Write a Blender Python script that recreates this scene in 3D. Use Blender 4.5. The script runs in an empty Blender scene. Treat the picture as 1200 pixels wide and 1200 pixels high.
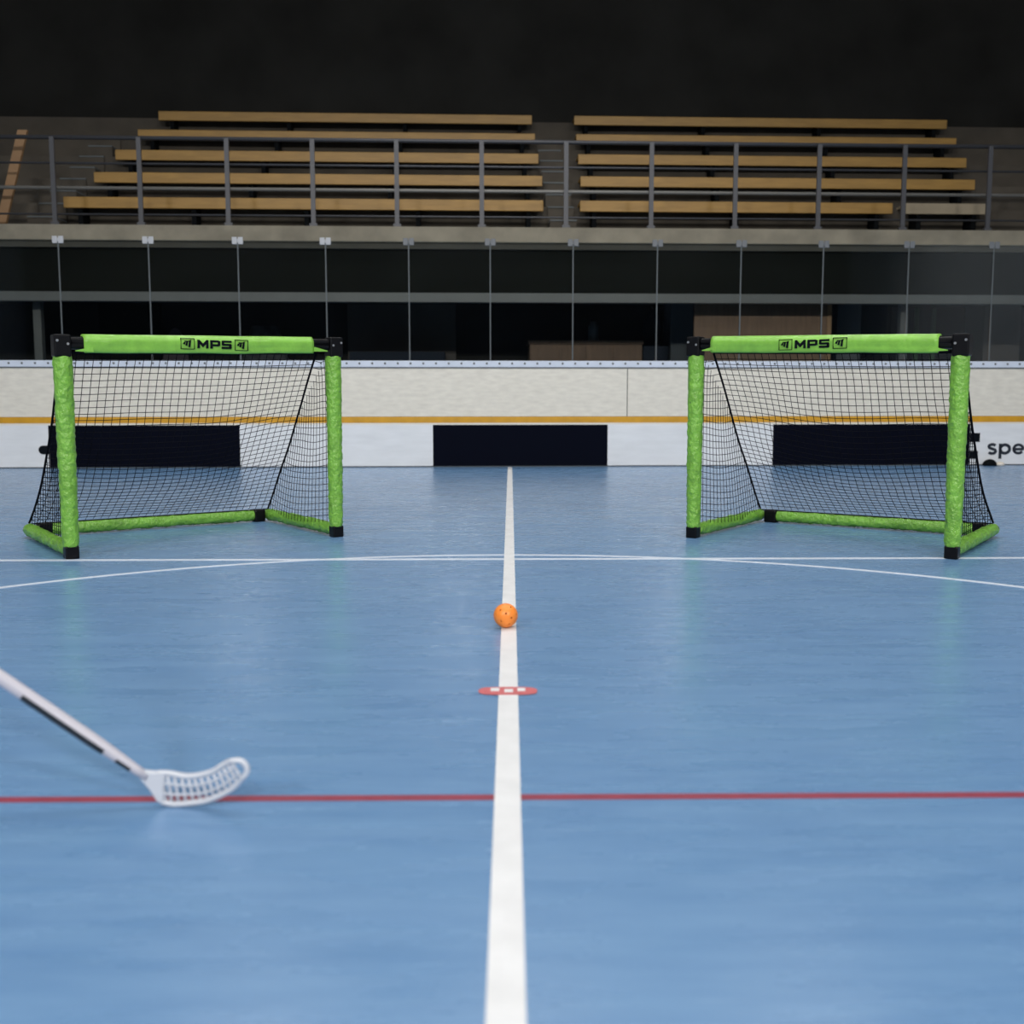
import bpy, bmesh, math, random
from mathutils import Vector, Matrix, Euler, noise
random.seed(7)
SC = bpy.context.scene
COL = SC.collection

# ------------------------------------------------------------------ camera
F = 1220.0
cam_d = bpy.data.cameras.new('camera')
cam_d.sensor_fit = 'HORIZONTAL'; cam_d.sensor_width = 36.0
cam_d.lens = 36.0 * F / 1200.0
cam_d.clip_start = 0.05; cam_d.clip_end = 100
TH = math.atan(129.5 / F); RO = math.radians(.03); YAW = math.radians(.09)
fw = Vector((0, math.cos(TH), -math.sin(TH))); r0 = Vector((1, 0, 0)); u0 = Vector((0, math.sin(TH), math.cos(TH)))
cr = math.cos(RO) * r0 - math.sin(RO) * u0
cu = math.sin(RO) * r0 + math.cos(RO) * u0
m = Matrix((cr, cu, -fw)).transposed().to_4x4()
m = Matrix.Translation((0, 0, .667)) @ Matrix.Rotation(-YAW, 4, 'Z') @ m
cam = bpy.data.objects.new('camera', cam_d); COL.objects.link(cam)
cam.matrix_world = m
cam_d.dof.use_dof = True; cam_d.dof.focus_distance = 4.7; cam_d.dof.aperture_fstop = 3.2
SC.camera = cam

# ------------------------------------------------------------------ world, exposure
w = bpy.data.worlds.new('world'); SC.world = w; w.use_nodes = True
w.node_tree.nodes['Background'].inputs[0].default_value = (.5, .6, .75, 1)
w.node_tree.nodes['Background'].inputs[1].default_value = .05
SC.view_settings.view_transform = 'Standard'; SC.view_settings.look = 'None'
SC.view_settings.gamma = 1; SC.view_settings.use_curve_mapping = False
SC.view_settings.exposure = 0.0

# hall lamps (light only; their fixtures are built further down at the same places)
LAMPS = [(x, y) for y in (2.6, 6.3, 11.5) for x in (-3.0, 0.2, 3.4)]  # the row over the stand is added to brighten the benches
LAMP_Z = 7.6
for (x, y) in LAMPS:
    l = bpy.data.lights.new('hall_lamp_light', 'AREA'); l.shape = 'RECTANGLE'; l.size = 1.5; l.size_y = .5
    l.energy = 52 if y < 8 else 36; l.color = (1.0, .975, .94); l.spread = math.radians(170)
    lo = bpy.data.objects.new('hall_lamp_light', l); COL.objects.link(lo)
    lo.location = (x, y, LAMP_Z)
FILL_FLOODS = [(-6.0, -8), (0.2, -8), (6.4, -8)]  # unseen floods added behind the camera to brighten the boards
for (x, y) in FILL_FLOODS:
    l = bpy.data.lights.new('fill_flood_light', 'AREA'); l.shape = 'RECTANGLE'; l.size = 1.5; l.size_y = .6
    l.energy = 600; l.color = (1.0, .975, .94)
    lo = bpy.data.objects.new('fill_flood_light', l); COL.objects.link(lo)
    lo.location = (x, y, 7.0); lo.rotation_euler = (math.radians(68), 0, 0)

# ------------------------------------------------------------------ materials
def mat(name, col, rough=.5, metal=0.0, spec=.5, noise_amt=0, noise_scale=10, bump=0, bump_scale=60, stretch=None, col2=None):
    mt = bpy.data.materials.new(name); mt.use_nodes = True
    nt = mt.node_tree; b = nt.nodes['Principled BSDF']
    b.inputs['Base Color'].default_value = (*col, 1); b.inputs['Roughness'].default_value = rough
    b.inputs['Metallic'].default_value = metal; b.inputs['Specular IOR Level'].default_value = spec
    tc = nt.nodes.new('ShaderNodeTexCoord'); mp = nt.nodes.new('ShaderNodeMapping')
    if stretch: mp.inputs['Scale'].default_value = stretch
    nt.links.new(tc.outputs['Object'], mp.inputs['Vector'])
    if noise_amt:
        n = nt.nodes.new('ShaderNodeTexNoise'); n.inputs['Scale'].default_value = noise_scale
        n.inputs['Detail'].default_value = 6
        nt.links.new(mp.outputs[0], n.inputs['Vector'])
        r = nt.nodes.new('ShaderNodeMapRange'); r.inputs['From Min'].default_value = .3; r.inputs['From Max'].default_value = .7
        nt.links.new(n.outputs['Fac'], r.inputs['Value'])
        mx = nt.nodes.new('ShaderNodeMixRGB')
        mx.inputs[1].default_value = (*col, 1)
        c2 = col2 or tuple(c * (1 - noise_amt) for c in col)
        mx.inputs[2].default_value = (*c2, 1)
        nt.links.new(r.outputs[0], mx.inputs[0]); nt.links.new(mx.outputs[0], b.inputs['Base Color'])
    if bump:
        n = nt.nodes.new('ShaderNodeTexNoise'); n.inputs['Scale'].default_value = bump_scale; n.inputs['Detail'].default_value = 4
        nt.links.new(mp.outputs[0], n.inputs['Vector'])
        bp = nt.nodes.new('ShaderNodeBump'); bp.inputs['Strength'].default_value = bump; bp.inputs['Distance'].default_value = .01
        nt.links.new(n.outputs['Fac'], bp.inputs['Height']); nt.links.new(bp.outputs[0], b.inputs['Normal'])
    return mt

def floor_material():
    mt = bpy.data.materials.new('blue_sports_floor'); mt.use_nodes = True
    nt = mt.node_tree; N = nt.nodes; L = nt.links; b = N['Principled BSDF']
    tc = N.new('ShaderNodeTexCoord')
    def noi(scale, st, detail=5, rough=.55):
        mp = N.new('ShaderNodeMapping'); mp.inputs['Scale'].default_value = st
        L.new(tc.outputs['Object'], mp.inputs[0])
        n = N.new('ShaderNodeTexNoise'); n.inputs['Scale'].default_value = scale; n.inputs['Detail'].default_value = detail
        n.inputs['Roughness'].default_value = rough
        L.new(mp.outputs[0], n.inputs['Vector']); return n.outputs['Fac']
    def rng(v, a, b_, c, d):
        r = N.new('ShaderNodeMapRange'); r.inputs['From Min'].default_value = a; r.inputs['From Max'].default_value = b_
        r.inputs['To Min'].default_value = c; r.inputs['To Max'].default_value = d
        L.new(v, r.inputs['Value']); return r.outputs[0]
    def mix(f, c1, c2):
        mx = N.new('ShaderNodeMixRGB'); L.new(f, mx.inputs[0])
        for i, c in ((1, c1), (2, c2)):
            if isinstance(c, tuple): mx.inputs[i].default_value = (*c, 1)
            else: L.new(c, mx.inputs[i])
        return mx.outputs[0]
    big = rng(noi(1.3, (.6, 1, 1)), .35, .65, 0, 1)
    fine = rng(noi(9, (.35, 2.2, 1), 8, .7), .35, .68, 0, 1)
    scr = rng(noi(26, (.25, 3.2, 1), 3), .66, .74, 0, .35)
    c = mix(big, (.108, .226, .418), (.136, .266, .462))
    c = mix(fine, c, (.160, .298, .495))
    c = mix(scr, c, (.26, .40, .58))
    L.new(c, b.inputs['Base Color'])
    L.new(rng(noi(6, (.5, 2, 1)), .3, .7, .23, .33), b.inputs['Roughness'])
    b.inputs['Specular IOR Level'].default_value = .42
    bp = N.new('ShaderNodeBump'); bp.inputs['Strength'].default_value = .018; bp.inputs['Distance'].default_value = .004
    L.new(noi(60, (.5, 1.6, 1)), bp.inputs['Height']); L.new(bp.outputs[0], b.inputs['Normal'])
    return mt

def glass_material():
    mt = bpy.data.materials.new('rink_glass'); mt.use_nodes = True
    nt = mt.node_tree; N = nt.nodes; L = nt.links
    N.remove(N['Principled BSDF']); out = N['Material Output']
    tr = N.new('ShaderNodeBsdfTransparent'); tr.inputs[0].default_value = (.90, .93, .93, 1)
    gl = N.new('ShaderNodeBsdfGlossy'); gl.inputs['Roughness'].default_value = .06; gl.inputs[0].default_value = (.9, .95, 1, 1)
    fr = N.new('ShaderNodeFresnel'); fr.inputs[0].default_value = 1.45
    mx = N.new('ShaderNodeMixShader'); L.new(fr.outputs[0], mx.inputs[0]); L.new(tr.outputs[0], mx.inputs[1]); L.new(gl.outputs[0], mx.inputs[2])
    L.new(mx.outputs[0], out.inputs[0]); return mt

M = dict(
    floor=floor_material(), glass=glass_material(),
    white_line=mat('white_floor_tape', (.80, .81, .82), .42, noise_amt=.10, noise_scale=14),
    white_thin=mat('white_floor_paint', (.66, .73, .84), .42, noise_amt=.12, noise_scale=14),
    red_line=mat('red_floor_paint', (.30, .045, .078), .42, noise_amt=.2, noise_scale=20),
    red_mark=mat('faded_red_print', (.66, .16, .17), .45, noise_amt=.25, noise_scale=90),
    board=mat('scuffed_cream_board', (.80, .76, .66), .4, noise_amt=.3, noise_scale=7, stretch=(1.2, 1, 4), col2=(.68, .64, .555)),
    kick=mat('white_kick_board', (.80, .82, .84), .38, noise_amt=.1, noise_scale=3, stretch=(1, 1, 5)),
    cap=mat('pale_blue_cap_rail', (.66, .72, .82), .3, noise_amt=.1, noise_scale=6),
    yellow=mat('yellow_strip', (.70, .35, .014), .4, noise_amt=.2, noise_scale=8),
    pale=mat('pale_strip', (.78, .72, .62), .4),
    black_panel=mat('black_board_panel', (.0015, .0025, .008), .75, spec=.06),
    ink=mat('black_print', (.003, .005, .008), .8, spec=.1),
    navy=mat('navy_print', (.008, .014, .026), .5),
    green=mat('lime_nylon_sleeve', (.235, .53, .070), .28, noise_amt=.2, noise_scale=22, bump=.45, bump_scale=30, stretch=(1, 1, .8)),
    green_post=mat('lime_nylon_crinkled', (.215, .50, .062), .30, noise_amt=.25, noise_scale=22, bump=1.0, bump_scale=62, stretch=(1, 1, .8)),
    black_plastic=mat('black_plastic', (.003, .003, .004), .35, spec=.2),
    cord=mat('black_cord', (.005, .005, .008), .9, spec=.08),
    clip_lit=mat('clip_metal_lit', (.42, .43, .45), .5), clip_dim=mat('clip_metal_dim', (.13, .14, .15), .5),  # one clip metal in two tones, the dimmer light put into the colour
    bolt=mat('silver_bolt', (.6, .6, .6), .3, 1.0),
    orange=mat('orange_ball_plastic', (.95, .27, .035), .4),
    shaft=mat('white_stick_shaft', (.52, .50, .55), .3),
    shaft_black=mat('black_shaft_graphic', (.02, .025, .03), .4, noise_amt=.6, noise_scale=60),
    blade=mat('white_blade_plastic', (.58, .60, .65), .35),
    grip=mat('black_grip_tape', (.02, .02, .02), .8, bump=.4),
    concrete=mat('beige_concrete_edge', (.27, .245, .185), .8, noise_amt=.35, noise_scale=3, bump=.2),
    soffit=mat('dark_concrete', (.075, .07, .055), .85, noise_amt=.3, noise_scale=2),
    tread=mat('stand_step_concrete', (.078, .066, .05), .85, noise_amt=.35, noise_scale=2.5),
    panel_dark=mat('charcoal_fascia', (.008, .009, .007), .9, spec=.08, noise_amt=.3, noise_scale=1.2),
    beam=mat('grey_painted_beam', (.095, .10, .094), .5, noise_amt=.15, noise_scale=3),
    steel=mat('grey_rail_steel', (.06, .062, .07), .45, .2),
    rail_light=mat('pale_rail_steel', (.20, .195, .18), .45, .1),
    bench=mat('yellow_pine_bench', (.36, .205, .045), .5, noise_amt=.25, noise_scale=3, stretch=(1, 8, 8)),
    bench_pale=mat('faded_bench', (.30, .25, .17), .6, noise_amt=.2, noise_scale=3),
    wood_brown=mat('brown_timber', (.19, .112, .062), .6, noise_amt=.3, noise_scale=3, stretch=(6, 6, 1)),
    wood_edge=mat('light_timber_edge', (.26, .15, .07), .6),
    back_wall=mat('dark_back_wall', (.024, .024, .022), .9, spec=.1, noise_amt=.4, noise_scale=.9),
    pillar=mat('grey_pillar', (.11, .125, .13), .7, noise_amt=.2, noise_scale=2),
    pillar_brown=mat('brown_grey_pillar', (.07, .06, .05), .7, noise_amt=.2, noise_scale=2),
    near_black=mat('near_black', (.004, .005, .006), .9, spec=.1),
    navy_cloth=mat('dark_navy_cloth', (.01, .016, .026), .9),
    frame_green=mat('dark_green_frame', (.02, .07, .018), .5),
    dusty=mat('dusty_dark_fabric', (.085, .092, .095), .9, noise_amt=.7, noise_scale=7),
    dark_wall=mat('dark_hall_wall', (.06, .06, .065), .9), wall=mat('hall_wall', (.50, .50, .50), .85), ceiling=mat('hall_ceiling', (.35, .35, .35), .85),
    lamp_body=mat('lamp_housing', (.4, .4, .4), .5),
)
lm = bpy.data.materials.new('lamp_diffuser'); lm.use_nodes = True
b = lm.node_tree.nodes['Principled BSDF']; b.inputs['Emission Color'].default_value = (1, .97, .94, 1); b.inputs['Emission Strength'].default_value = 6
M['diffuser'] = lm

# ------------------------------------------------------------------ mesh helpers
class MB:
    def __init__(s): s.v = []; s.f = []
    def add(s, vs, fs):
        o = len(s.v); s.v += [tuple(v) for v in vs]; s.f += [tuple(i + o for i in f) for f in fs]; return s
    def box(s, a, b, R=None, o=(0, 0, 0)):
        vs = [Vector((x, y, z)) for z in (a[2], b[2]) for y in (a[1], b[1]) for x in (a[0], b[0])]
        if R is not None: vs = [R @ v + Vector(o) for v in vs]
        return s.add(vs, [(0, 2, 3, 1), (4, 5, 7, 6), (0, 1, 5, 4), (1, 3, 7, 5), (3, 2, 6, 7), (2, 0, 4, 6)])
    def tube(s, pts, r, seg=8, cap=True, prof=None):
        pts = [Vector(p) for p in pts]; n = len(pts); vs = []; fs = []
        ups = None
        for i, p in enumerate(pts):
            d = (pts[min(i + 1, n - 1)] - pts[max(i - 1, 0)]).normalized()
            if ups is None:
                ups = Vector((0, 0, 1)) if abs(d.z) < .9 else Vector((0, 1, 0))
            x = d.cross(ups).normalized(); y = x.cross(d).normalized(); ups = y
            for k in range(seg):
                a = 2 * math.pi * k / seg
                rr = r(i / (n - 1), a, p) if callable(r) else r
                vs.append(p + x * (math.cos(a) * rr) + y * (math.sin(a) * rr))
        for i in range(n - 1):
            for k in range(seg):
                k2 = (k + 1) % seg
                fs.append((i * seg + k, i * seg + k2, (i + 1) * seg + k2, (i + 1) * seg + k))
        if cap:
            fs.append(tuple(range(seg - 1, -1, -1))); fs.append(tuple((n - 1) * seg + k for k in range(seg)))
        return s.add(vs, fs)
    def loft(s, rings, cap=True):
        n = len(rings); k_ = len(rings[0]); vs = [v for r in rings for v in r]; fs = []
        for i in range(n - 1):
            for k in range(k_):
                k2 = (k + 1) % k_
                fs.append((i * k_ + k, i * k_ + k2, (i + 1) * k_ + k2, (i + 1) * k_ + k))
        if cap: fs.append(tuple(range(k_ - 1, -1, -1))); fs.append(tuple((n - 1) * k_ + k for k in range(k_)))
        return s.add(vs, fs)
    def build(s, name, mt, parent=None, smooth=False, bevel=0, fixn=True):
        me = bpy.data.meshes.new(name); me.from_pydata(s.v, [], s.f); me.update()
        if fixn:
            bm = bmesh.new(); bm.from_mesh(me); bmesh.ops.recalc_face_normals(bm, faces=bm.faces); bm.to_mesh(me); bm.free()
        me.materials.append(M[mt] if isinstance(mt, str) else mt)
        if smooth:
            for p in me.polygons: p.use_smooth = True
        o = bpy.data.objects.new(name, me); COL.objects.link(o)
        if parent: o.parent = parent
        if bevel:
            bv = o.modifiers.new('bevel', 'BEVEL'); bv.width = bevel; bv.segments = 2; bv.limit_method = 'ANGLE'
        return o
def empty(name, loc, rot=0):
    o = bpy.data.objects.new(name, None); COL.objects.link(o); o.location = loc; o.rotation_euler = (0, 0, rot); o.empty_display_size = .1; return o
def tag(o, label, cat, group=None, kind=None):
    o['label'] = label; o['category'] = cat
    if group: o['group'] = group
    if kind: o['kind'] = kind
    return o
def struct(o, label=None):
    o['kind'] = 'structure'
    if label: o['label'] = label
    return o
def dup(root, loc, rot=None, label=None):
    r = root.copy(); COL.objects.link(r); r.location = loc
    if rot is not None: r.rotation_euler = (0, 0, rot)
    if label: r['label'] = label
    for ch in root.children:
        c = ch.copy(); COL.objects.link(c); c.parent = r
        for g in ch.children:
            d = g.copy(); COL.objects.link(d); d.parent = c
    return r
def text_part(body, size, mt, parent, loc, rot=(math.pi / 2, 0, 0), sx=1, bold=.0, depth=.0006, name='lettering'):
    cu_ = bpy.data.curves.new(name, 'FONT'); cu_.body = body; cu_.size = size; cu_.align_x = 'CENTER'; cu_.align_y = 'CENTER'
    cu_.offset = bold; cu_.extrude = depth
    t = bpy.data.objects.new(name, cu_); COL.objects.link(t)
    dg = bpy.context.evaluated_depsgraph_get()
    me = bpy.data.meshes.new_from_object(t.evaluated_get(dg)); me.transform(Matrix.Diagonal((sx, 1, 1, 1)))
    bpy.data.objects.remove(t)
    me.materials.clear(); me.materials.append(M[mt])
    o = bpy.data.objects.new(name, me); COL.objects.link(o); o.parent = parent; o.location = loc; o.rotation_euler = rot
    return o

# ------------------------------------------------------------------ room shell
RA = math.radians(2.4); RO_ = Vector((0, 10.68, 0))          # boards and stands run along this frame
RM = Matrix.Translation(RO_) @ Matrix.Rotation(RA, 4, 'Z')
def rk(x, y, z=0): return RM @ Vector((x, y, z))
def rink_struct(mb, name, mt, label=None, **k):
    o = mb.build(name, mt, **k); o.matrix_world = RM; return struct(o, label)

struct(MB().box((-13, -12, -.12), (13, 22, 0)).build('floor', 'floor'), 'worn blue sports floor with a soft sheen')
struct(MB().box((-13, -12, 9), (13, 22, 9.15)).build('ceiling', 'ceiling'))
struct(MB().box((-13.2, -12, 0), (-13, 22, 9)).build('wall_left', 'wall'))
struct(MB().box((13, -12, 0), (13.2, 22, 9)).build('wall_right', 'wall'))
struct(MB().box((-13, 22, 0), (13, 22.2, 9)).build('wall_back', 'back_wall'))
struct(MB().box((-13, -12.2, 0), (13, -12, 9)).build('wall_front', 'dark_wall'))

# floor markings (thin paint films lying on the floor)
def ribbon(pts, width, z0=.0003, z1=.0016):
    mb = MB(); pts = [Vector(p).to_2d() for p in pts]; n = len(pts); vs = []; fs = []
    for i, p in enumerate(pts):
        d = (pts[min(i + 1, n - 1)] - pts[max(i - 1, 0)]).normalized(); q = Vector((-d.y, d.x)) * width / 2
        for z in (z0, z1):
            vs.append((p.x + q.x, p.y + q.y, z)); vs.append((p.x - q.x, p.y - q.y, z))
    for i in range(n - 1):
        a = i * 4; b_ = a + 4
        fs += [(a + 2, a + 3, b_ + 3, b_ + 2), (a, b_, b_ + 1, a + 1), (a, a + 2, b_ + 2, b_), (a + 1, b_ + 1, b_ + 3, a + 3)]
    fs += [(0, 1, 3, 2), ((n - 1) * 4, (n - 1) * 4 + 2, (n - 1) * 4 + 3, (n - 1) * 4 + 1)]
    return mb.add(vs, fs)
def floor_mark(mb, mt, label, name):
    return struct(mb.build(name, mt), label)
floor_mark(ribbon([(-10, 1.60), (10, 1.805)], .024, z1=.0009), 'red_line', 'thin red line across the near floor', 'red_floor_line')
floor_mark(ribbon([(-10, 4.27), (10, 4.49)], .042, z1=.0012), 'white_thin', 'thin white line running under the two goals', 'white_cross_line')
R_ = 2.40; C_ = (.0, 2.115)
floor_mark(ribbon([(C_[0] + 2.465 * math.sin(a * math.pi / 90), C_[1] + 2.385 * math.cos(a * math.pi / 90)) for a in range(-90, 91)], .033, z1=.0014),
           'white_thin', 'thin white circle painted round the centre spot', 'centre_circle_line')
floor_mark(ribbon([(-.006, -6), (-.004, 10.62)], .0445), 'white_line', 'broad white centre line running away to the boards', 'centre_line')

# red centre mark
cm = empty('centre_mark', (-.006, 2.35, .0016)); struct(cm, 'small faded red mark across the white centre line')
pts = []
for k in range(40):
    a = 2 * math.pi * k / 40; c_, s_ = math.cos(a), math.sin(a)
    pts.append((.068 * abs(c_) ** .5 * (1 if c_ > 0 else -1), .033 * abs(s_) ** .7 * (1 if s_ > 0 else -1)))
mb = MB(); mb.add([(x, y, .0001) for x, y in pts] + [(x, y, .0004) for x, y in pts],
    [tuple(range(39, -1, -1)), tuple(range(40, 80))] + [(k, (k + 1) % 40, 40 + (k + 1) % 40, 40 + k) for k in range(40)])
mb.build('red_print', 'red_mark', cm)
mb = MB()
for x0, x1, yy in ((-.040, -.020, .010), (-.008, .012, .0), (.022, .040, .010)):
    mb.box((x0, yy - .013, .0005), (x1, yy + .013, .0008))
mb.build('white_print', 'white_line', cm)

# ------------------------------------------------------------------ rink boards
bd = empty('rink_boards', RO_, RA)
tag(bd, 'long scuffed cream dasher boards with yellow strip and white kick plate', 'rink boards')
XL, XR = -10.5, 10.5
jo = [-9.8, -6.9, 1.20, 6.9, 9.8]
edges = [XL] + jo[1:-1] + [XR]
for a, c in zip(edges[:-1], edges[1:]):
    MB().box((a + .004, 0, .515), (c - .004, .05, 1.01)).build('board_panel', 'board', bd)
MB().box((XL, .012, .02), (XR, .10, 1.0)).build('backing', 'near_black', bd)
MB().box((XL, -.006, .452), (XR, .012, .513)).build('yellow_strip', 'yellow', bd)['label'] = 'yellow plastic strip'
MB().box((XL, -.004, .432), (XR, .012, .452)).build('pale_strip', 'pale', bd)
MB().box((XL, -.004, .012), (XR, .012, .432)).build('kick_plate', 'kick', bd)
MB().box((XL, .004, .0), (XR, .012, .014)).build('foot_gap', 'pillar', bd)
MB().box((XL, -.012, 1.012), (XR, .13, 1.078)).build('cap_rail', 'cap', bd, bevel=.006)['label'] = 'pale blue cap rail'
mb = MB(); mb.box((XL, -.008, 1.002), (XR, .002, 1.012)).build('cap_shadow_gap', 'beam', bd)
sm = None
x = -5.25
while x < 5.5:
    if sm is None:
        sm = MB().tube([(0, -.0145, 0), (0, -.011, 0)], .011, 10).build('screw', 'pillar', bd); s = sm
    else:
        s = sm.copy(); COL.objects.link(s); s.parent = bd
    s.location = (x, 0, 1.05); x += .1285
for a, c in ((-4.64, -2.74), (-.79, 1.0), (2.72, 4.80)):
    MB().box((a, -.0065, .012), (c, -.0042, .430)).build('black_panel', 'black_panel', bd)['label'] = 'black rectangular panel'
# printed marks and lettering at the right
MB().box((4.802, -.0072, .245), (4.905, -.0042, .338)).build('printed_mark', 'ink', bd)['label'] = 'upper black printed block beside the lettering'
MB().box((4.802, -.0072, .068), (4.89, -.0042, .150)).build('printed_mark', 'ink', bd)['label'] = 'lower black printed block beside the lettering'
def strokes(name, paths, wd, parent, label, mt='navy'):
    mb = MB()
    for pts in paths:
        P = [Vector(p) for p in pts]; n = len(P); vs = []; fs = []
        for i, p in enumerate(P):
            d = (P[min(i + 1, n - 1)] - P[max(i - 1, 0)]).normalized(); q = Vector((-d.y, d.x)) * wd / 2
            for e in (p + q, p - q):
                vs.append((e.x, -.0042, e.y)); vs.append((e.x, -.0075, e.y))
        for i in range(n - 1):
            a_ = i * 4; c_ = a_ + 4
            fs += [(a_, a_ + 2, c_ + 2, c_), (a_ + 1, c_ + 1, c_ + 3, a_ + 3), (a_, c_, c_ + 1, a_ + 1), (a_ + 2, a_ + 3, c_ + 3, c_ + 2)]
        fs += [(0, 1, 3, 2), (n * 4 - 4, n * 4 - 2, n * 4 - 1, n * 4 - 3)]
        mb.add(vs, fs)
    mb.build(name, mt, parent)['label'] = label
def arc(cx, cz, rx, rz, a0, a1, n=20):
    return [(cx + rx * math.cos(math.radians(a0 + (a1 - a0) * k / n)), cz + rz * math.sin(math.radians(a0 + (a1 - a0) * k / n))) for k in range(n + 1)]
strokes('lettering', [arc(5.042, .1965, .036, .0215, 25, 270, 16) + arc(5.042, .1465, .038, .0235, 90, -155, 16)], .029, bd, 'dark blue letter s')
strokes('lettering', [[(5.128, .068), (5.128, .226)], arc(5.178, .170, .050, .044, 180, -180, 28)], .031, bd, 'dark blue letter p')
strokes('lettering', [[(5.27, .168), (5.372, .168)] + arc(5.322, .170, .050, .044, 0, 325, 28)], .028, bd, 'dark blue letter e')
mb = MB(); ring = [(-4.70 + (-.045 * math.sin(a)), .185 + .044 * math.cos(a)) for a in [math.pi * k / 10 for k in range(11)]] + [(-4.642, .141), (-4.642, .229)]
n = len(ring)
mb.add([(p[0], -.0042, p[1]) for p in ring] + [(p[0], -.0075, p[1]) for p in ring], [tuple(range(n)), tuple(range(2 * n - 1, n - 1, -1))] + [(k, (k + 1) % n, n + (k + 1) % n, n + k) for k in range(n)])
mb.build('printed_mark', 'ink', bd)['label'] = 'short rounded black mark beside the left black panel'

# unidentified small dark lump at the foot of the boards
lump = empty('dark_lump', rk(5.0, -.09), RA)
tag(lump, 'small dark object with a pale end at the foot of the boards below the lettering', 'small object')
def blob(mb, c, r, seg=12, ri=8):
    rings = []
    for i in range(ri + 1):
        t = math.pi * i / ri - math.pi / 2
        rings.append([Vector((c[0] + r[0] * math.sin(t), c[1] + r[1] * math.cos(t) * math.cos(a), max(0.001, c[2] + r[2] * math.cos(t) * math.sin(a)))) for a in [2 * math.pi * k / seg for k in range(seg)]])
    return mb.loft(rings)
blob(MB(), (-.02, 0, .018), (.072, .04, .052)).build('dark_body', 'near_black', lump, smooth=True)
blob(MB(), (.09, 0, .015), (.045, .035, .028)).build('pale_end', 'pale', lump, smooth=True)

# ------------------------------------------------------------------ glass above the boards
JX = [-9.88, -8.98, -8.08, -7.18, -6.28, -5.38, -4.48, -3.60, -2.72, -1.85, -1.02, -.20, .64, 1.50, 2.36, 3.21, 4.10, 4.99, 5.88, 6.77, 7.66, 8.55, 9.44]
names = {-5.38: 'clear glass pane at the far left edge, behind the left goal post',
 -4.48: 'clear glass pane above the left part of the left goal', -3.60: 'clear glass pane above the lettering of the left goal',
 -2.72: 'clear glass pane left of the right end of the left goal crossbar', -1.85: 'clear glass pane just right of the left goal',
 -1.02: 'clear glass pane left of the centre line', -.20: 'clear glass pane straight above the centre line', .64: 'clear glass pane right of the centre line',
 1.50: 'clear glass pane just left of the right goal', 2.36: 'clear glass pane above the lettering of the right goal',
 3.21: 'clear glass pane above the right end of the timber sheet', 4.10: 'clear glass pane above the right end of the right goal crossbar', 4.99: 'clear glass pane at the far right edge above the printed lettering'}
for i, (a, c) in enumerate(zip(JX[:-1], JX[1:])):
    if c < -5.3 or a > 5.5: continue
    g = empty('glass_pane', rk(a, .05, 1.078), RA)
    tag(g, names.get(a, 'clear glass pane outside the picture edge'), 'glass pane', 'glass panes on the boards')
    W = c - a; HG = 1.19
    MB().box((.008, 0, 0), (W - .008, .012, HG)).build('pane', 'glass', g)
    MB().box((-.006, -.001, 0), (.006, .013, HG)).build('joint_strip', 'pillar', g)
    mb = MB()
    for sx in (-.03, .03): mb.box((sx - .024, -.014, HG - .04), (sx + .024, -.002, HG + .03))
    mb.box((-.056, -.008, HG - .022), (.056, -.001, HG + .012))
    mb.build('glass_clip', 'clip_lit' if a < -1.5 else 'clip_dim', g, bevel=.003)['label'] = 'small metal clip'

# ------------------------------------------------------------------ stand structure behind the glass
S = 2.8
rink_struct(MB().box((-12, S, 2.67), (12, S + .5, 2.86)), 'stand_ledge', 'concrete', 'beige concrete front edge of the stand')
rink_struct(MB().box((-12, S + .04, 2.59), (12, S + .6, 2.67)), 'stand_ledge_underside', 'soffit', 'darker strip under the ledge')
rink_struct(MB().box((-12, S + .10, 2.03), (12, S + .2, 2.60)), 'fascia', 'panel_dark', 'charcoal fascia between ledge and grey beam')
rink_struct(MB().box((-12, S, 1.925), (12, S + .14, 2.04)), 'trim_1', 'beam', 'long grey beam under the fascia')
rink_struct(MB().box((-12, 5.2, 0), (12, 5.35, 2.8)), 'passage_wall', 'back_wall', 'dark wall of the passage under the stand')
rink_struct(MB().box((-12, S + .15, 2.10), (12, 5.2, 2.16)), 'passage_ceiling', 'near_black')
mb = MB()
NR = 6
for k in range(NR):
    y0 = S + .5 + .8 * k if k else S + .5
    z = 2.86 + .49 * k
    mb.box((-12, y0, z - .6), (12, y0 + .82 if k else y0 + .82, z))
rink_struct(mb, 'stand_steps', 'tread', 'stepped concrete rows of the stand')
rink_struct(MB().box((-12, S + .5 + .8 * NR, 2.6), (12, S + .7 + .8 * NR, 9)), 'stand_back_wall', 'back_wall', 'dark wall behind the top row of the stand')

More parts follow.
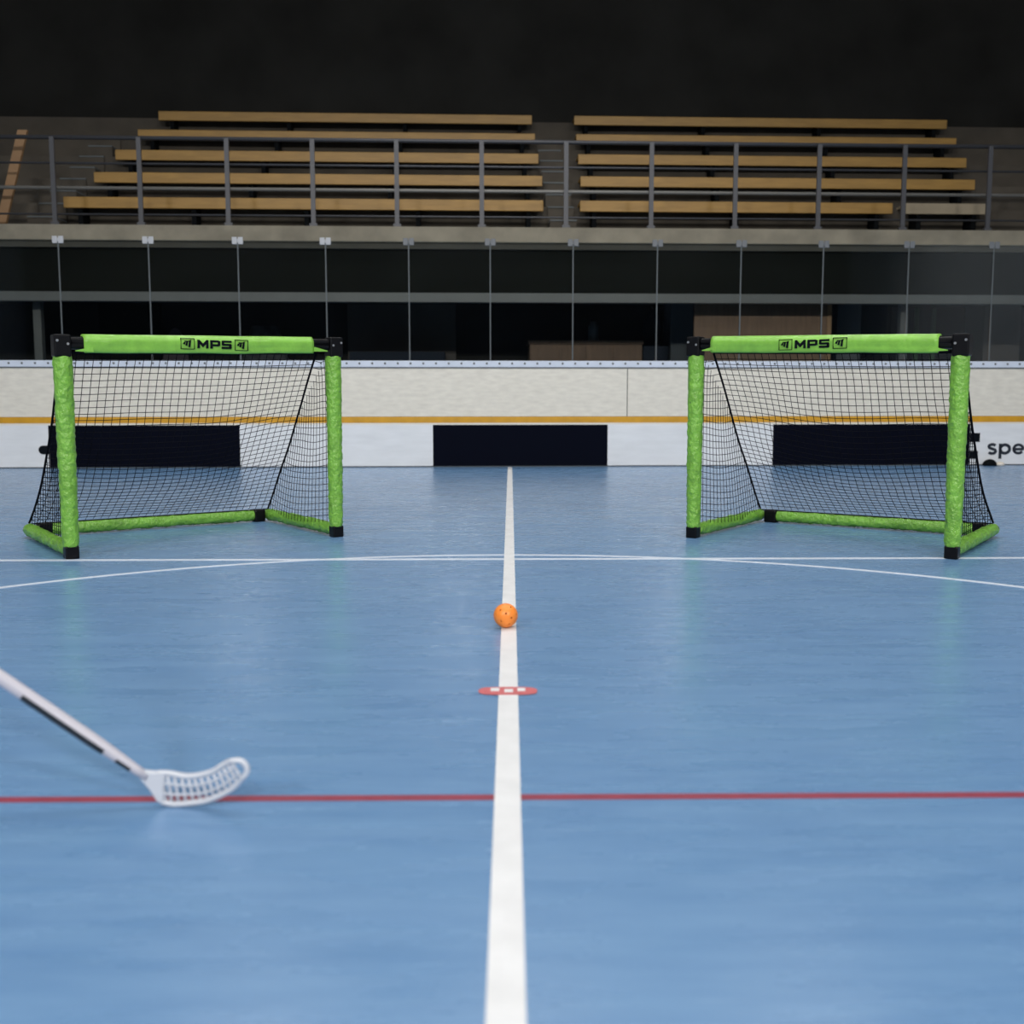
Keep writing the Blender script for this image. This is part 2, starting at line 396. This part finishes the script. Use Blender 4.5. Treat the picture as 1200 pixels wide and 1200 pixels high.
# benches: each run of planks is a thing
def bench(x0, x1, row, mt, label):
    z = 2.86 + .49 * row; y = S + 1.0 + .8 * row
    b_ = empty('bench', rk(x0, y, z), RA)
    tag(b_, label, 'bench', 'long benches of the stand')
    L = x1 - x0
    MB().box((0, -.02, .375), (L, .02, .52)).build('front_plank', mt, b_, bevel=.006)
    MB().box((0, .03, .48), (L, .33, .52)).build('seat_plank', mt, b_, bevel=.006)
    n = max(2, int(L / 1.6) + 1)
    for i in range(n):
        xx = .2 + (L - .4) * i / (n - 1)
        MB().box((xx - .03, .025, 0), (xx + .03, .29, .475)).build('support', 'near_black', b_)
    return b_
rows = {0: ('lowest row', [(-5.79, .61, 'bench', 'left of the aisle gap'), (1.11, 5.43, 'bench', 'right of the aisle gap'), (5.62, 6.8, 'bench_pale', '')]),
        1: ('second row', [(-5.65, .65, 'bench', 'left of the aisle gap'), (1.20, 6.96, 'bench', 'right of the aisle gap')]),
        2: ('third row', [(-5.6, .65, 'bench', 'left of the aisle gap'), (1.25, 7.2, 'bench', 'right of the aisle gap')]),
        3: ('fourth row', [(-5.5, .65, 'bench', 'left of the aisle gap'), (1.30, 7.4, 'bench', 'right of the aisle gap')]),
        4: ('fifth row', [(-5.4, .65, 'bench', 'left of the aisle gap'), (1.35, 7.6, 'bench', 'right of the aisle gap')])}
for r, (rn, runs) in rows.items():
    for (a, c, mt, side) in runs:
        lab = ('short faded brown bench at the right end of the lowest row' if mt == 'bench_pale'
               else f'long yellow pine bench in the {rn} from below, {side}')
        bench(a, c, r, mt, lab)
# aisle steps
def aisle(x0, x1, label):
    a_ = empty('aisle_stair', rk(x0, S + .5, 2.86), RA); tag(a_, label, 'stairs', 'stairs through the stand')
    W = x1 - x0
    for k in range(8):
        z0 = 0 if k < 2 else 0
        y0 = .36 + .4 * k; z = .245 * (k + 1)
        st = MB().box((0, y0, z - .245), (W, y0 + .42, z - .02)).build('step', 'tread', a_)
        MB().box((0, y0 - .01, z - .02), (W, y0 + .42, z)).build('nosing', 'pillar', st)
    return a_
aisle(.69, 1.05, 'narrow stair in the middle gap between the benches')
aisle(-6.22, -5.86, 'narrow stair at the left end of the benches')
# sloping stringer board at the far left
st = empty('stair_stringer', rk(-6.36, S + .42, 2.86), RA); tag(st, 'sloping brown timber board at the far left end of the stand', 'timber board')
mb = MB(); mb.add([(-.10, 0, 0), (.02, 0, 0), (.34, .06, 1.25), (.22, .06, 1.25), (-.10, .05, 0), (.02, .05, 0), (.34, .11, 1.25), (.22, .11, 1.25)],
                  [(0, 1, 2, 3), (7, 6, 5, 4), (0, 4, 5, 1), (1, 5, 6, 2), (2, 6, 7, 3), (3, 7, 4, 0)])
mb.build('sloping_board', 'wood_edge', st)
MB().box((-.3, .02, 0), (-.18, .07, 1.5)).build('upright_board', 'wood_brown', st)

# guard rail on the front of the stand
gr = empty('guard_rail', rk(0, S + .06, 2.8), RA); tag(gr, 'grey steel guard rail along the front of the stand', 'railing')
PX = [-6.62, -5.56, -4.50, -3.42, -2.36, -1.31, -.24, .83, 1.92, 3.00, 4.08, 5.19, 6.31, 7.4]
for px in PX:
    mb = MB().box((px - .028, -.015, .06), (px + .028, .015, 1.13)); mb.box((px - .05, -.02, .06), (px + .05, .02, .10))
    mb.build('post', 'steel', gr)
for z, r in ((.52, .022), (.20, .012), (.82, .014), (1.13, .026)):
    MB().tube([(-8, .035, z), (8, .035, z)], r, 10).build('rail', 'rail_light' if z == .52 else 'steel', gr, smooth=True)

# ------------------------------------------------------------------ passage under the stand
def pbox(name, a, c, mt, label, cat, bevel=.004):
    o = MB().box((-(c[0] - a[0]) / 2, -(c[1] - a[1]) / 2, 0), ((c[0] - a[0]) / 2, (c[1] - a[1]) / 2, c[2] - a[2])).build(name, mt, bevel=bevel)
    o.location = rk((a[0] + c[0]) / 2, (a[1] + c[1]) / 2, a[2]); o.rotation_euler = (0, 0, RA)
    return tag(o, label, cat)
for x, lab in ((-5.955, 'slim grey steel post at the left under the beam'), (5.385, 'slim grey steel post at the right under the beam')):
    p = empty('steel_post', rk(x, S + .4), RA); tag(p, lab, 'post', 'steel posts under the stand')
    MB().box((-.05, -.05, .01), (.05, .05, 2.09)).build('shaft', 'beam', p)
    MB().box((-.09, -.09, 0), (.09, .09, .012)).build('base_plate', 'beam', p)
def pillar(x0, x1, y0, mt, nm):
    o = MB().box((x0, y0, 0), (x1, 5.2, 2.1)).build(nm, mt); o.matrix_world = RM; return struct(o)
pillar(-5.81, -4.95, 5.0, 'panel_dark', 'passage_pier')
pillar(2.54, 2.86, 4.6, 'pillar', 'passage_pier')
pillar(5.0, 5.35, 4.6, 'pillar', 'passage_pier')
pillar(7.2, 7.75, 4.6, 'pillar_brown', 'passage_pier')
pillar(-2.2, -.6, 5.05, 'pillar_brown', 'passage_pier')
# timber sheet
ts = empty('timber_sheet', rk(2.60, 3.32), RA); tag(ts, 'tall brown timber sheet with light right edge behind the right goal', 'timber sheet')
MB().box((0, 0, 0), (1.80, .04, 2.05)).build('sheet', 'wood_brown', ts)
MB().box((1.80, -.01, 0), (1.86, .05, 2.05)).build('edge_batten', 'wood_edge', ts)['label'] = 'light timber edge'
# low timber cabinet
cb = empty('timber_cabinet', rk(.48, 4.62), RA); tag(cb, 'low brown timber cabinet seen just above the boards at the centre', 'cabinet')
MB().box((0, 0, 0), (1.64, .5, 1.50)).build('body', 'wood_brown', cb)
MB().box((-.02, -.03, 1.50), (1.66, .52, 1.55)).build('top', 'wood_brown', cb)
for k in range(4):
    d_ = MB().box((.02 + .4 * k, -.02, .12), (.40 + .4 * k, 0, 1.44)).build('door', 'wood_brown', cb)
    MB().tube([(.36 + .4 * k, -.03, .85), (.36 + .4 * k, -.03, 1.0)], .008, 8).build('handle', 'bolt', d_)
o = MB().tube([(0, 0, 0), (0, 0, .22), (0, 0, .24), (0, 0, .28)], lambda t, a, p: (.075 if p.z < .23 else .045), 14).build('canister', 'pillar', smooth=True)
o.location = rk(1.42, 4.75, 1.55); tag(o, 'grey canister standing on the low timber cabinet', 'canister')
pbox('storage_box', (2.14, 4.6, 0), (2.5, 5.0, 1.47), 'navy_cloth', 'dark navy box right of the low timber cabinet', 'box')
pbox('long_chest', (-2.1, 4.3, 0), (-.75, 4.9, 1.37), 'navy_cloth', 'long dark navy chest seen between left goal and centre line', 'chest')
# hanging coat
ct = empty('hanging_coat', rk(2.36, 5.12, 1.15), RA); tag(ct, 'dark coat hanging on the wall left of the grey pillar', 'coat')
rings = []
for i, (z, hw, hd) in enumerate(((0, .16, .05), (.2, .17, .06), (.45, .14, .055), (.62, .13, .05), (.74, .11, .045), (.85, .04, .03), (.9, .02, .02))):
    rings.append([Vector((hw * math.cos(a) * (1 + .12 * math.sin(5 * a + i)) - .04 * (.9 - z), hd * math.sin(a), z)) for a in [2 * math.pi * k / 20 for k in range(20)]])
MB().loft(rings).build('coat_body', 'navy_cloth', ct, smooth=True)
MB().tube([(0, .08, .93), (0, 0, .93), (0, -.03, .89)], .01, 8).build('hook', 'steel', ct)
# covered heap behind left goal
hp = MB(); rings = []
for i in range(11):
    t = i / 10; z = 1.75 * t
    rings.append([Vector((.42 * (1 - .55 * t ** 3) * math.cos(a) * (1 + .15 * noise.noise(Vector((math.cos(a) * 1.5, math.sin(a) * 1.5, z * 2.2)))),
                          .25 * (1 - .5 * t ** 3) * math.sin(a), z)) for a in [2 * math.pi * k / 28 for k in range(28)]])
o = hp.loft(rings).build('covered_stack', 'dusty', smooth=True); o.location = rk(-3.35, 4.7); o.rotation_euler = (0, 0, RA)
tag(o, 'dim grey mottled covered heap behind the left goal crossbar', 'covered heap')
# stacked chair silhouette
ch = empty('folding_chair', rk(-4.62, 4.55), RA); tag(ch, 'dim purple-brown chair back behind the left goal crossbar, left of the covered heap', 'chair')
def arch(w, z0, z1): return [(-w, 0, z0)] + [(w * -math.cos(a), 0, z0 + (z1 - z0) * math.sin(a)) for a in [math.pi * k / 12 for k in range(13)]] + [(w, 0, z0)]
bk = arch(.21, .85, 1.72); n = len(bk)
MB().add([(p[0], .1, p[2]) for p in bk] + [(p[0], .14, p[2]) for p in bk], [tuple(range(n)), tuple(range(2 * n - 1, n - 1, -1))] + [(k, (k + 1) % n, n + (k + 1) % n, n + k) for k in range(n)]).build('backrest', mat('dim_plum', (.045, .034, .040), .8), ch)
MB().box((-.2, -.32, .78), (.2, .12, .84)).build('seat', 'near_black', ch)
for sx in (-.18, .18):
    for sy in (-.3, .1): MB().tube([(sx, sy, 0), (sx, sy, .78)], .015, 8).build('leg', 'near_black', ch)
# dark doorway and green framed door at the right
d = MB().box((5.37, 5.14, 0), (5.95, 5.2, 2.1)).build('door_1', 'near_black'); d.matrix_world = RM; struct(d, 'dark doorway under the beam')
d = empty('door_2', rk(6.02, 5.14), RA); struct(d, 'dark door with thin green frame strips')
MB().box((0, 0, 0), (1.1, .05, 2.08)).build('leaf', 'near_black', d)
for gx in (.36, .62): MB().box((gx, -.02, 0), (gx + .07, 0, 2.08)).build('frame_strip', 'frame_green', d)['label'] = 'dark green strip'

# ------------------------------------------------------------------ pop-up goals
def wr(p, s=1.0):
    return noise.noise(Vector((p[0] * 38, p[1] * 38, p[2] * 16)) * s)
def sleeve(mb, p0, p1, ra, rb, amp=.004, n=90, seg=28, seed=0, flat=1.0):
    p0 = Vector(p0); p1 = Vector(p1); L = (p1 - p0).length
    d = (p1 - p0).normalized(); up = Vector((0, 0, 1)) if abs(d.z) < .9 else Vector((0, 1, 0))
    x = d.cross(up).normalized(); y = x.cross(d).normalized(); rings = []
    for i in range(n + 1):
        t = i / n; r = ra + (rb - ra) * t; p = p0 + (p1 - p0) * t; ring = []
        for k in range(seg):
            a = 2 * math.pi * k / seg
            w_ = noise.noise(Vector((math.cos(a) * 1.6, math.sin(a) * 1.6, t * L * 16 + seed)))            # soft folds
            w2 = noise.noise(Vector((math.cos(a) * 2.2 + t * L * 14, math.sin(a) * 2.2, t * L * 34 + seed * 3)))   # diagonal crinkles
            end = min(1, min(t, 1 - t) * n / 3)
            w3 = noise.noise(Vector((math.cos(a) * 3 + t * L * 30, math.sin(a) * 3 - t * L * 10, t * L * 60 + seed)))
            rr = r * (.93 + .07 * end) + amp * (w_ * .9 + (.5 - abs(w2) * 2) * .8 + w3 * 1.1) * (.3 + .7 * end)
            ring.append(p + x * (math.cos(a) * rr * flat) + y * (math.sin(a) * rr))
        rings.append(ring)
    mb.loft(rings); return mb

def net_thread(mb, pts, r): mb.tube(pts, r, 4, cap=False)

def goal(name_label, loc, rot, W, D, z0, z1, near):
    """x along the mouth, y towards the back; the post at x=0 is z0 high, at x=W z1 high"""
    g = empty('floorball_goal', loc, rot); tag(g, name_label, 'goal', 'pop-up floorball goals')
    zt = lambda x: z0 + (z1 - z0) * x / W
    pr = .030
    for x, z, lb in ((0, z0, 0), (W, z1, 1)):
        sd = 3 + 7 * lb + near
        sleeve(MB(), (x, 0, .052), (x, 0, z - .088), .0335, .0385, .0032, 110, 30, sd).build('post_sleeve', 'green_post', g, smooth=True)
        MB().box((x - .028, -.028, 0), (x + .028, .028, .056)).build('foot_cap', 'black_plastic', g, bevel=.006)
        s = 1 if x == 0 else -1
        cc = MB().box((x - s * .038, -.036, z - .092), (x + s * .030, .034, z + .002)).build('corner_connector', 'black_plastic', g, bevel=.007)
        arm = MB().box((x + s * .024, -.026, z - .058), (x + s * .118, .026, z - .009)).build('connector_arm', 'black_plastic', cc, bevel=.010)
        for bx, bz in ((x - s * .026, z - .025), (x + s * .016, z - .038)):
            MB().tube([(bx, -.036, bz), (bx, -.0405, bz)], .0055, 10).build('bolt', 'bolt', cc)
        # folded end of the sleeve
        tb = MB(); tb.add([(x + s * .045, -.036, z - .064), (x + s * .115, -.039, z - .048), (x + s * .118, -.039, z - .070), (x + s * .045, -.036, z - .068),
                           (x + s * .045, -.030, z - .064), (x + s * .115, -.032, z - .048), (x + s * .118, -.032, z - .070), (x + s * .045, -.030, z - .068)],
                          [(0, 1, 2, 3), (7, 6, 5, 4), (0, 4, 5, 1), (1, 5, 6, 2), (2, 6, 7, 3), (3, 7, 4, 0)])
        tb.build('sleeve_tab', 'green', g)
    # crossbar: black tube and draped sleeve with flat front
    MB().tube([(0.03, 0, zt(0.03) - .032), (W - .03, 0, zt(W - .03) - .032)], .027, 16).build('crossbar_tube', 'black_plastic', g, smooth=True)
    x0, x1 = (.082, W - .118) if near == 0 else (.090, W - .085)
    rings = []; n = 70
    prof = [(.0, .004), (-.016, .0025), (-.029, -.006), (-.0385, -.019), (-.0405, -.028), (-.0385, -.044), (-.0365, -.056), (-.0385, -.070), (-.032, -.077),
            (-.022, -.076), (-.010, -.064), (.010, -.064), (.024, -.072), (.034, -.066), (.038, -.050), (.038, -.030), (.036, -.012), (.022, .002)]
    for i in range(n + 1):
        t = i / n; x = x0 + (x1 - x0) * t; ring = []
        for j, (py, pz) in enumerate(prof):
            fr = 1 if py < -.02 else .6
            u = abs(t - .5) ; calm = min(1, max(.12, (u - .12) * 6))
            dy = .0045 * fr * calm * noise.noise(Vector((x * 7 + near * 9, pz * 22, py * 10 + near)))
            dz = .004 * noise.noise(Vector((x * 6 + near * 5, py * 9, 3))) * (1 if pz < -.05 else .35)
            ring.append(Vector((x, py + dy, zt(x) + pz + dz)))
        rings.append(ring)
    cs = MB().loft(rings).build('crossbar_sleeve', 'green', g, smooth=True)
    # print on the sleeve
    cx_ = W * (.516 if near == 0 else .485); zc = zt(cx_) - .037; yf = -.0415
    def glyph(mb, polys, ox):
        for pl in polys:
            n_ = len(pl); q = [(cx_ + ox + px * .046, zc - .0185 + pz * .037) for px, pz in pl]
            mb.add([(p[0], yf - .0012, p[1]) for p in q] + [(p[0], yf + .006, p[1]) for p in q],
                   [tuple(range(n_)), tuple(range(2 * n_ - 1, n_ - 1, -1))] + [(k, (k + 1) % n_, n_ + (k + 1) % n_, n_ + k) for k in range(n_)])
        return mb
    bxp = lambda x0_, z0_, x1_, z1_: [(x0_, z0_), (x1_, z0_), (x1_, z1_), (x0_, z1_)]
    LET = {'M': [bxp(0, 0, .22, 1), bxp(.86, 0, 1.08, 1), [(.18, 1), (.18, .55), (.54, .12), (.54, .55)], [(.90, 1), (.54, .55), (.54, .12), (.90, .55)]],
           'P': [bxp(0, 0, .24, 1), bxp(.2, .74, .86, 1), bxp(.2, .28, .86, .52), bxp(.76, .34, 1.0, .93)],
           'S': [bxp(.06, .76, 1, 1), bxp(0, .45, .24, .94), bxp(.06, .38, .94, .62), bxp(.76, .06, 1, .55), bxp(0, 0, .94, .24)]}
    for ch_, ox in (('M', -.080), ('P', -.022), ('S', .031)):
        tl = glyph(MB(), LET[ch_], ox).build('lettering', 'ink', cs)
        tl['label'] = 'black block letter ' + ch_
    for sx in (-1, 1):
        ex = cx_ + sx * .124; mb = MB(); e = .031; eh = .024; th = .0018
        for (a, c) in (((-e, -eh), (e, -eh + th)), ((-e, eh - th), (e, eh)), ((-e, -eh), (-e + th, eh)), ((e - th, -eh), (e, eh))):
            mb.box((ex + a[0], yf - .001, zc + a[1]), (ex + c[0], yf + .006, zc + c[1]))
        # slanted bars of the emblem
        for bx, z_0, z_1, w_ in ((-.017, -.004, .006, .009), (-.006, -.010, .010, .008), (.007, -.016, .014, .009)):
            q = .007
            vs = [(ex + bx - w_ / 2, z_0 + .002), (ex + bx + w_ / 2, z_0), (ex + bx + w_ / 2 + q * .6, z_1 + .003), (ex + bx - w_ / 2 + q * .6, z_1)]
            mb.add([(p, yf - .001, zc + r_) for p, r_ in vs] + [(p, yf + .006, zc + r_) for p, r_ in vs],
                   [(0, 1, 2, 3), (7, 6, 5, 4), (0, 4, 5, 1), (1, 5, 6, 2), (2, 6, 7, 3), (3, 7, 4, 0)])
        mb.box((ex - .014, yf - .001, zc + .009), (ex + .014, yf + .006, zc + .0125))
        mb.build('emblem', 'ink', cs)['label'] = 'small square emblem with slanted bars'
    # base bars
    br = .030
    for x in (0, W):
        sleeve(MB(), (x, .030, br + .008), (x, D + .01, br + .008), br, br, .004, 80, 24, 11 + x * 3 + near).build('base_side_sleeve', 'green_post', g, smooth=True)
    sleeve(MB(), (.10, D, br + .006), (W - .085, D, br + .006), br, br, .004, 110, 24, 29 + near).build('base_rear_sleeve', 'green_post', g, smooth=True)
    for a, c in ((.033, .102), (W - .09, W - .028)):
        MB().box((a, D - .032, 0), (c, D + .032, .068)).build('rear_connector', 'black_plastic', g, bevel=.008)
    for x in (0, W):
        MB().tube([(x, D + .012, br + .006), (x, D + .028, br + .006)], .026, 16).build('end_cap', 'black_plastic', g)
    # net -------------------------------------------------------------
    ins = (-.010, .085) if near == 0 else (.085, -.010)            # how far the net's top corners sit in from the posts
    sags = (.085, .012) if near == 0 else (.012, .085)
    def top(u): x = ins[0] + (W - ins[0] - ins[1]) * u; return Vector((x, .012, zt(x) - .078))
    def rear(u): x = .0 + W * u; return Vector((x, D, .072))
    def back(u, v):
        p = top(u).lerp(rear(u), v); s = (sags[0] * (1 - u) ** 1.5 + sags[1] * u ** 1.5) + .075 * math.sin(math.pi * u)
        k = math.sin(math.pi * v ** 1.15) * s
        w_ = .022 * math.sin(math.pi * v) * noise.noise(Vector((u * 3.2 + near * 4, v * 3.0, 1.7)))
        lat = .016 * math.sin(math.pi * u) * math.sin(math.pi * v) * noise.noise(Vector((u * 3, v * 5 + near * 3, 8)))
        ht = .055 * math.sin(math.pi * min(1, u * 1.0)) ** .35 * math.sin(math.pi * min(1, v * 1.6) * 1.0) * (1 if v < .62 else 0)
        return p + Vector((lat, -k * .72 + w_, -k * .69 + w_ * .6))
    mb = MB(); NC = 33; NRW = 34; r = .0015
    for i in range(NC + 1):
        if i in (0, NC): continue
        net_thread(mb, [back(i / NC, v / 36) for v in range(37)], r)
    for j in range(1, NRW):
        net_thread(mb, [back(u / 44, j / NRW) for u in range(45)], r)
    nt_ = mb.build('back_net', 'cord', g, fixn=False)
    for u, x in ((0, 0), (1, W)):
        seam = [back(u, v / 40) for v in range(41)]
        MB().tube(seam, .0052, 8).build('seam_cord', 'cord', g, smooth=True)
        def seam_at(h):
            t = h * 40; i = min(39, int(t)); return seam[i].lerp(seam[i + 1], t - i)
        mb = MB(); s = 1 if u == 0 else -1
        post = lambda h: Vector((x + s * .01, .036, (zt(x) - .085) * (1 - h) + .075 * h))
        for j in range(1, 26):
            h = j / 26; a = post(h); c = seam_at(h)
            pts = []
            for q in range(15):
                t = q / 14; p = a.lerp(c, t); k = math.sin(math.pi * t)
                pts.append(p + Vector((s * .028 * k * h + .008 * k * noise.noise(Vector((t * 3, h * 5, u * 7 + near))), 0, -.030 * k * h + .012 * k * noise.noise(Vector((t * 2, h * 6, u * 3 + near))))))
            net_thread(mb, pts, r)
        NS = 21
        for c_ in range(1, NS):
            fr = c_ / NS; pts = []
            for q in range(25):
                h = fr * .62 + (1 - fr * .62) * q / 24
                a = post(h); c = seam_at(h)
                t = min(1, (fr * (1 - .0)) * (1 / max(h, .02)) ** .55 * 1.0) if h > 0 else 1
                if t >= 1: pts = []; 
                t = min(t, 1.0)
                p = a.lerp(c, t); k = math.sin(math.pi * t)
                pts.append(p + Vector((s * .028 * k * h, 0, -.030 * k * h)))
            if len(pts) > 2: net_thread(mb, pts, r)
        mb.build('side_net', 'cord', g, fixn=False)
    MB().tube([top(0) + Vector((-.0, 0, .006)), top(.5) + Vector((0, 0, .004)), top(1) + Vector((0, 0, .006))], .007, 8).build('net_top_cord', 'cord', g)
    MB().tube([rear(u / 10) + Vector((0, -.012, -.004)) for u in range(11)], .003, 6).build('net_bottom_cord', 'cord', g)
    # storage sleeve / folded cloth seen in the near lower corner of the side
    return g
AL = math.atan2(.715, 1.005)
goal('lime green pop-up goal on the left of the centre line, open towards the middle', (-1.877, 4.41, 0), AL, 1.243, .862, .945, .975, 0)
AR = -math.atan2(.688, .972)
goal('lime green pop-up goal on the right of the centre line, open towards the middle', (.900, 5.085, 0), AR, 1.203, .86, .975, .945, 1)

# ------------------------------------------------------------------ floorball
bm = bmesh.new(); bmesh.ops.create_icosphere(bm, subdivisions=6, radius=.036)
dirs = []
for x in (-1, 0, 1):
    for y in (-1, 0, 1):
        for z in (-1, 0, 1):
            if (x, y, z) != (0, 0, 0): dirs.append(Vector((x, y, z)).normalized())
bad = []
for f in bm.faces:
    c = f.calc_center_median().normalized()
    if any(c.dot(d) > math.cos(.078) for d in dirs): bad.append(f)
bmesh.ops.delete(bm, geom=bad, context='FACES')
me = bpy.data.meshes.new('floorball'); bm.to_mesh(me); bm.free(); me.materials.append(M['orange'])
for p in me.polygons: p.use_smooth = True
ball = bpy.data.objects.new('floorball', me); COL.objects.link(ball)
sd = ball.modifiers.new('wall', 'SOLIDIFY'); sd.thickness = .0026; sd.offset = -1
ball.location = (-.014, 3.03, .0376); ball.rotation_euler = (math.radians(20), math.radians(33), math.radians(-13))
tag(ball, 'orange perforated plastic ball resting on the white centre line', 'ball')

# ------------------------------------------------------------------ floorball stick
# blade lies in an upright plane facing the camera, heel on the floor, toe raised; held by its shaft from outside the picture
sk = empty('floorball_stick', (-.583, 1.665, 0), 0)
tag(sk, 'white floorball stick with a white cage blade touching the red line at the left', 'stick')
PPM = 720.0
def bl(px, py, cur=0):      # blade outline point (traced shape, metres in the blade plane)
    return Vector(((px - 182) / PPM, cur, (947 - py) / PPM))
topc = [(182, 906), (196, 906), (215, 909), (232, 907), (250, 901), (264, 891), (276, 884)]
botc = [(186, 941), (200, 944), (220, 942), (240, 938), (258, 930), (275, 919), (288, 905)]
def samp(cv, t):
    n = len(cv) - 1; f = t * n; i = min(n - 1, int(f)); f -= i
    P = lambda k: Vector(cv[max(0, min(n, k))])
    a, b_, c, d_ = P(i - 1), P(i), P(i + 1), P(i + 2)
    return .5 * ((2 * b_) + (c - a) * f + (2 * a - 5 * b_ + 4 * c - d_) * f * f + (3 * b_ - a - 3 * c + d_) * f ** 3)
curv = lambda t: -.028 * t * t
tp = [bl(*samp(topc, k / 30), curv(k / 30)) for k in range(31)]
bt = [bl(*samp(botc, k / 30), curv(k / 30)) for k in range(31)]
tip = [bl(*samp([(276, 884), (286, 883), (293, 889), (294, 897), (288, 905)], k / 12), curv(1) - .002) for k in range(13)]
blade = MB()
blade.tube(tp + tip[1:-1] + bt[::-1], .0050, 10)
blade.build('blade_rim', 'blade', sk, smooth=True)
mb = MB()
for k in range(13):
    t = .07 + .90 * k / 12; i = t * 30; j = int(i); f = i - j; j2 = min(30, j + 1)
    a = tp[j].lerp(tp[j2], f); c = bt[j].lerp(bt[j2], f); mb.tube([a, a.lerp(c, .5) + Vector((0, .002, 0)), c], .0028, 6)
mb.build('blade_ribs', 'blade', sk, smooth=True)
mb = MB()
for q in (.35, .68):
    mb.tube([tp[k].lerp(bt[k], q) for k in range(2, 31)] , .0021, 6)
mb.build('blade_crossbars', 'blade', sk, smooth=True)
# solid heel
hl = [(158, 902), (166, 902), (184, 904), (192, 908), (190, 925), (189, 943), (181, 941), (173, 927), (163, 914)]
n = len(hl)
MB().add([bl(p[0], p[1], -.005) for p in hl] + [bl(p[0], p[1], .005) for p in hl], [tuple(range(n)), tuple(range(2 * n - 1, n - 1, -1))] + [(k, (k + 1) % n, n + (k + 1) % n, n + k) for k in range(n)]).build('blade_heel', 'blade', sk, bevel=.003)
# shaft
s0 = bl(170, 911); sd_ = Vector((-172, -.0, 138)).normalized(); sd_ = (sd_ + Vector((0, -.10, 0))).normalized()
Lsh = .90
pts = [s0 + sd_ * (Lsh * k / 40) for k in range(41)]
MB().tube(pts, lambda t, a, p: .0070 + .0040 * min(1, t * 9), 18).build('shaft', 'shaft', sk, smooth=True)
# black graphic on the lower side of the shaft: curved shell
up = Vector((0, 0, 1)); X = sd_.cross(up).normalized(); Y = X.cross(sd_).normalized()
def shell(d0, d1, a0, a1, name):
    mb = MB(); n = 14; rings = []
    vs = []; fs = []
    for i in range(n + 1):
        dd = d0 + (d1 - d0) * i / n; rr = .0070 + .0040 * min(1, dd / Lsh * 9) + .0006; c = s0 + sd_ * dd
        for rad in (rr, rr - .0012):
            for k in range(7):
                a = a0 + (a1 - a0) * k / 6; vs.append(c + X * (math.cos(a) * rad) + Y * (math.sin(a) * rad))
    for i in range(n):
        b0 = i * 14; b1 = b0 + 14
        for k in range(6):
            fs.append((b0 + k, b0 + k + 1, b1 + k + 1, b1 + k)); fs.append((b0 + 7 + k, b1 + 7 + k, b1 + 8 + k, b0 + 8 + k))
        fs.append((b0, b1, b1 + 7, b0 + 7)); fs.append((b0 + 6, b0 + 13, b1 + 13, b1 + 6))
    fs.append(tuple(list(range(7)) + list(range(13, 6, -1)))); e = n * 14; fs.append(tuple([e + k for k in range(7)] + [e + k for k in range(13, 6, -1)]))
    mb.add(vs, fs); o = mb.build(name, 'shaft_black', sk, smooth=False); o['label'] = 'black graphic strip'
pi = math.pi
A0, A1 = math.radians(-20 + 180), math.radians(-80 + 360)
shell(.082, .238, math.radians(172), math.radians(285), 'shaft_graphic')
shell(.030, .058, math.radians(180), math.radians(280), 'shaft_graphic')
MB().tube(pts[28:] + [pts[-1] + sd_ * .01], .0152, 18).build('grip', 'grip', sk, smooth=True)

# ------------------------------------------------------------------ ceiling lamps and added fill floods
for i, (x, y) in enumerate(FILL_FLOODS):
    fl = empty('floodlight', (x, y, 7.0)); tag(fl, 'added tilted floodlight high behind the near floor' + (', left one', ', middle one', ', right one')[i], 'lamp', 'added floodlights')
    fl.rotation_euler = (math.radians(68), 0, 0)
    MB().box((-.8, -.34, .03), (.8, .34, .14)).build('housing', 'lamp_body', fl)
    MB().box((-.78, -.32, .012), (.78, .32, .03)).build('diffuser', 'diffuser', fl)
    MB().tube([(0, 0, .14), (0, 1.85, .95)], .03, 8).build('bracket', 'steel', fl)
for i, (x, y) in enumerate(LAMPS):
    lab = 'long hall lamp ' + ('over the near floor', 'over the far part of the floor', 'added over the stand to light it')[i // 3] + (', left one', ', middle one', ', right one')[i % 3]
    if i == 0:
        lp = empty('ceiling_light', (x, y, LAMP_Z)); tag(lp, lab, 'lamp', 'hall lamps')
        MB().box((-.8, -.29, .03), (.8, .29, .12)).build('housing', 'lamp_body', lp)
        MB().box((-.78, -.27, .012), (.78, .27, .03)).build('diffuser', 'diffuser', lp)
        for sx in (-.6, .6): MB().tube([(sx, 0, .12), (sx, 0, 1.4)], .006, 6).build('wire', 'steel', lp)
        l0 = lp
    else:
        dup(l0, (x, y, LAMP_Z), label=lab)
